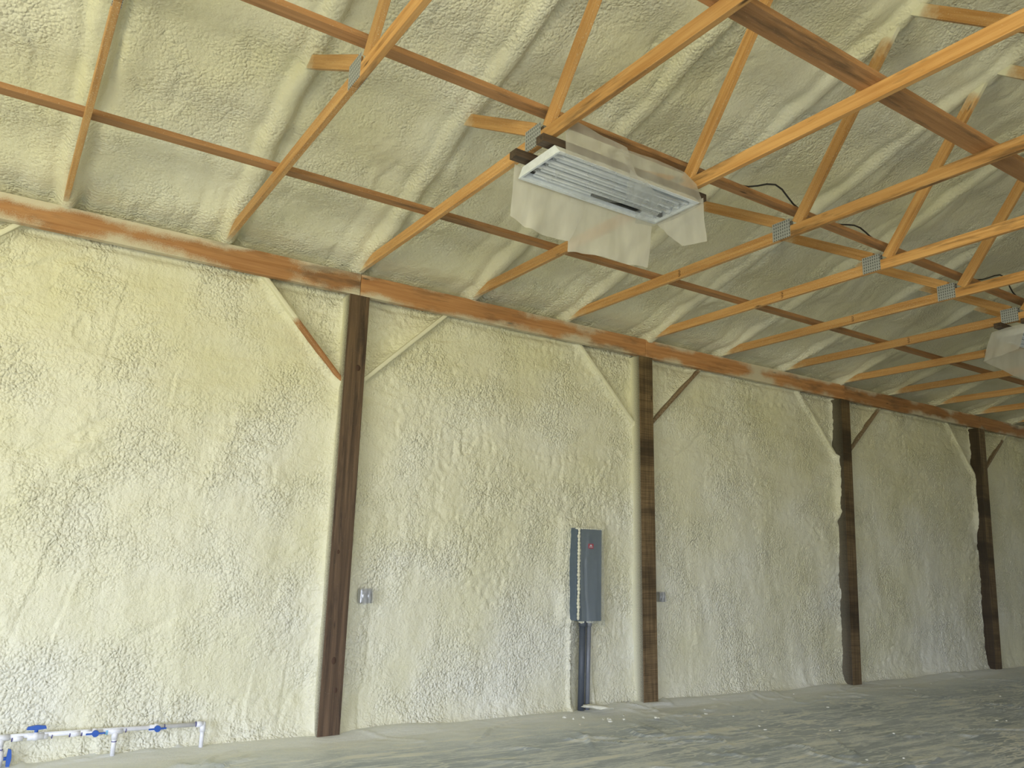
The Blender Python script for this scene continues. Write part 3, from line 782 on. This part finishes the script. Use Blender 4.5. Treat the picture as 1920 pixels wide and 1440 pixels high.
# ------------------------------------------------------------------ breaker panel, conduits
r = empty('breaker_panel', (2.81, .095, .90))
m = MB(); m.box(-.195, .135, -.07, .09, 0, .945, .006); m.build('enclosure', [M_PANELSIDE], r)
m = MB(); m.box(-.165, .14, -.082, -.068, -.005, .94, .006); m.build('cover', M_PANEL, r)
m = MB(); m.box(-.045, .025, -.0845, -.081, .735, .785); m.build('sticker', M_RED, r)['label'] = 'red warning sticker'
m = MB()
m.prism([(-.027, .760), (.007, .760), (.002, .772), (-.010, .777), (-.022, .772)], (-.0858, -.0842), 'y'); m.box(-.034, .014, -.0858, -.0842, .748, .754)
m.build('sticker_print', M_WHITEMARK, r)['label'] = 'white print on the red sticker'
# foam crust creeping over its left and top edge
m = MB()
rnd = random.Random(4)
for i in range(26):
    z = .03+i*.036; wv_ = .018+.014*rnd.random()
    m.sphere((-.166+.006*rnd.random(), -.078, z), .026, .55*wv_/.02, .55, .9, 10)
for i in range(12):
    m.sphere((-.18+i*.029, -.066, .94), .026, .9, .9, .35+.2*rnd.random(), 10)
for i in range(9):
    m.sphere((-.12+i*.02, -.05, -.012+.01*rnd.random()), .024, .8, .8, .8, 10)
m.build('foam_crust', M_FOAM, r)['label'] = 'cream foam crust along the panel edge'
tag(r, 'grey electrical breaker panel with red sticker, foam crusted round its edges', 'electrical panel')
# its masking film
bm = bmesh.new()
loft(bm, [(2.66, .003, 1.84), (2.80, .0, 1.84), (2.955, .003, 1.845)], [(2.66, -.01, .90), (2.80, -.025, .875), (2.985, -.015, .85)], 26, 30, .03, 61)
me = bpy.data.meshes.new('masking_film'); bm.to_mesh(me); bm.free()
o = link('masking_film', me, None, [film_material('masking_film', .22, (0.50, 0.56, 0.60), .2)])
tag(o, 'thin clear plastic film hanging over the front of the breaker panel', 'plastic sheet')
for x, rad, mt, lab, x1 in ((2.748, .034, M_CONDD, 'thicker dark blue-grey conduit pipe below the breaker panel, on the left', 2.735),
                            (2.828, .026, M_COND, 'paler slim grey conduit pipe below the breaker panel, on the right', 2.815)):
    r = empty('conduit_pipe', (x1, .07, 0))
    m = MB(); m.cyl((0, .0, .0), (x-x1, 0, .90), rad, n=24); m.build('pipe', mt, r)
    m = MB(); m.cyl((x-x1, 0, .84), (x-x1, 0, .905), rad*1.28, n=24); m.build('coupling', mt, r)
    tag(r, lab, 'conduit', 'conduits below the breaker panel')

# ------------------------------------------------------------------ outlet boxes
def outlet(x, z, y, sx, sz, lab):
    r = empty('outlet_box', (x, y, z))
    m = MB(); m.box(-sx, sx, 0, .07, -sz, sz, .008); m.build('box', M_STEEL, r)
    m = MB()
    m.box(-sx*.82, sx*.82, -.004, .002, -sz*.82, sz*.82, .004); m.build('cover', M_PANELSIDE if sx < .045 else M_STEEL, r)
    m = MB()
    for q in (-.45, .45): m.sphere((q*sx, -.006, 0), sx*.33, 1, .25, 1.5, 12)
    m.build('receptacle', M_STEEL, r)
    bm = bmesh.new()
    loft(bm, [(-sx*1.1, -.012, sz*1.05), (0, -.016, sz*1.1), (sx*1.1, -.01, sz*1.05)], [(-sx*1.05, -.012, -sz), (0, -.02, -sz*1.12), (sx*1.05, -.012, -sz*.95)], 18, 14, .02, int(x*10)+3)
    me = bpy.data.meshes.new('film'); bm.to_mesh(me); bm.free(); link('film', me, r, [M_FILM2])
    tag(r, lab, 'outlet box', 'outlet boxes in the foam wall')
outlet(.305, 1.145, .055, .057, .062, 'film-wrapped steel outlet box in the foam right of the nearest dark post')
outlet(3.885, 1.135, .07, .045, .052, 'small grey outlet box in the foam right of the second dark post')

# ------------------------------------------------------------------ water manifold
r = empty('water_manifold', (-1.6, .03, 0))
zm, pr, fr = .195, .0165, .022
def X_(x): return x+1.6
def pipe(a, b, name='pipe', rad=pr, mat=M_PVC):
    m = MB(); m.cyl(a, b, rad, n=22); return m.build(name, mat, r)
pipe((X_(-2.335), 0, .215), (X_(-1.0), 0, zm))
pipe((X_(-1.6), 0, zm), (X_(-1.6), 0, .012))
pipe((X_(-.985), 0, zm), (X_(-.985), .0, .0))
pipe((X_(-2.31), 0, .21), (X_(-2.30), 0, -.01))
def tee(x, z, down=True, left=True, right=True, name='tee'):
    m = MB()
    m.cyl((x-(.05 if left else 0), 0, z), (x+(.05 if right else 0), 0, z), fr, n=22)
    if down: m.cyl((x, 0, z+.0), (x, 0, z-.055), fr, n=22)
    if not (left and right): m.sphere((x, 0, z), fr)
    return m.build(name, M_PVC, r)
tee(X_(-1.6), zm); tee(X_(-.985), zm, right=False, name='elbow'); tee(X_(-2.31), .21)
for x in (-1.86, -2.06, -2.21, -1.785):
    m = MB(); m.cyl((X_(x)-.03, 0, zm+.006), (X_(x)+.03, 0, zm+.006), fr, n=22); m.build('coupling', M_PVC, r)
def ring(x, z=None, vertical=False, mat=M_PRIMER):
    m = MB()
    if vertical: m.cyl((x, 0, z-.003), (x, 0, z+.003), pr+.002, n=22)
    else: m.cyl((x-.003, 0, zm+.003), (x+.003, 0, zm+.003), pr+.0025, n=22)
    return m.build('primer_ring', mat, r)
for x in (-2.245, -2.10, -2.005, -1.895, -1.82, -1.76, -1.53, -1.265, -1.04): ring(X_(x))
ring(X_(-1.6), .125, True); ring(X_(-2.305), .135, True)
m = MB(); m.cyl((X_(-1.665), 0, zm), (X_(-1.645), 0, zm), pr+.004, n=22); m.build('pipe_label', M_LABELB, r)['label'] = 'pale blue label band'
def valve(x, z, mode):
    m = MB()
    if mode == 'down': m.cyl((x, 0, z-.05), (x, 0, z+.05), fr+.003, n=22); m.sphere((x, 0, z), .03)
    else: m.cyl((x-.05, 0, z), (x+.05, 0, z), fr+.002, n=22); m.sphere((x, 0, z), .03)
    v = m.build('valve', M_PVC, r)
    h_ = MB()
    if mode == 'top':      # handle seen from the side above the pipe
        h_.prism([(x-.062, z+.047), (x-.055, z+.066), (x-.01, z+.073), (x+.01, z+.073), (x+.055, z+.066), (x+.062, z+.047), (x+.012, z+.043), (x-.012, z+.043)], (-.013, .013), 'y'); h_.cyl((x, 0, z+.02), (x, 0, z+.05), .012)
    elif mode == 'front':  # round hub with two thin wings facing the room
        h_.cyl((x, -.055, z), (x, -.03, z), .022, n=24); h_.box(x-.062, x+.062, -.052, -.042, z-.006, z+.006, .003); h_.cyl((x, -.04, z), (x, 0, z), .012)
    else:
        h_.prism([(z-.062, .047), (z-.055, .066), (z-.01, .073), (z+.01, .073), (z+.055, .066), (z+.062, .047), (z+.012, .043), (z-.012, .043)], (-.013, .013), 'z')
        for vv in h_.bm.verts: a_, b_, c_ = vv.co; vv.co = (x+b_, c_, a_)
        h_.cyl((x+.02, 0, z), (x+.05, 0, z), .012)
    h_.build('handle', M_BLUE, v)['label'] = 'blue valve handle'
valve(X_(-2.105), zm+.008, 'top'); valve(X_(-1.735), zm+.002, 'front'); valve(X_(-1.32), zm, 'front'); valve(X_(-2.305), .075, 'down')
tag(r, 'white plastic water pipe manifold with blue valve handles at the lower left', 'water pipes')

# ------------------------------------------------------------------ foam scraps
rnd = random.Random(11)
def chip(name, x, y, z, sx, sy_, sz, lab, grp, seed):
    m = MB(); rr = random.Random(seed)
    bmesh.ops.create_icosphere(m.bm, subdivisions=2, radius=1)
    for v in m.bm.verts:
        f = .75+.5*rr.random(); v.co = Vector((v.co.x*sx*f, v.co.y*sy_*f, max(-.5, v.co.z)*sz*f))
    o = m.build(name, M_FOAMBIT); o.location = (x, y, z); o.rotation_euler = (0, 0, rr.random()*6)
    tag(o, lab, 'foam scrap', grp); return o
chip('foam_slab', 2.80, -.12, .075, .17, .06, .02, 'flat cream foam slab at the foot of the conduit pipes', 'foam scraps on the plastic floor', 2)
for i in range(12):
    chip('foam_scrap', 2.15+rnd.random()*1.0, -.22-.4*rnd.random(), .035, .010+.022*rnd.random(), .008+.012*rnd.random(), .010, 'small cream foam scrap near the foot of the breaker panel conduits', 'foam scraps below the breaker panel', 20+i)
for i in range(24):
    chip('foam_scrap', 3.3+rnd.random()*5.5, -.15-2.6*rnd.random()**1.5, .03, .007+.012*rnd.random(), .006+.008*rnd.random(), .007, 'tiny pale foam crumb on the floor plastic right of the second post', 'foam crumbs over the right of the floor', 60+i)
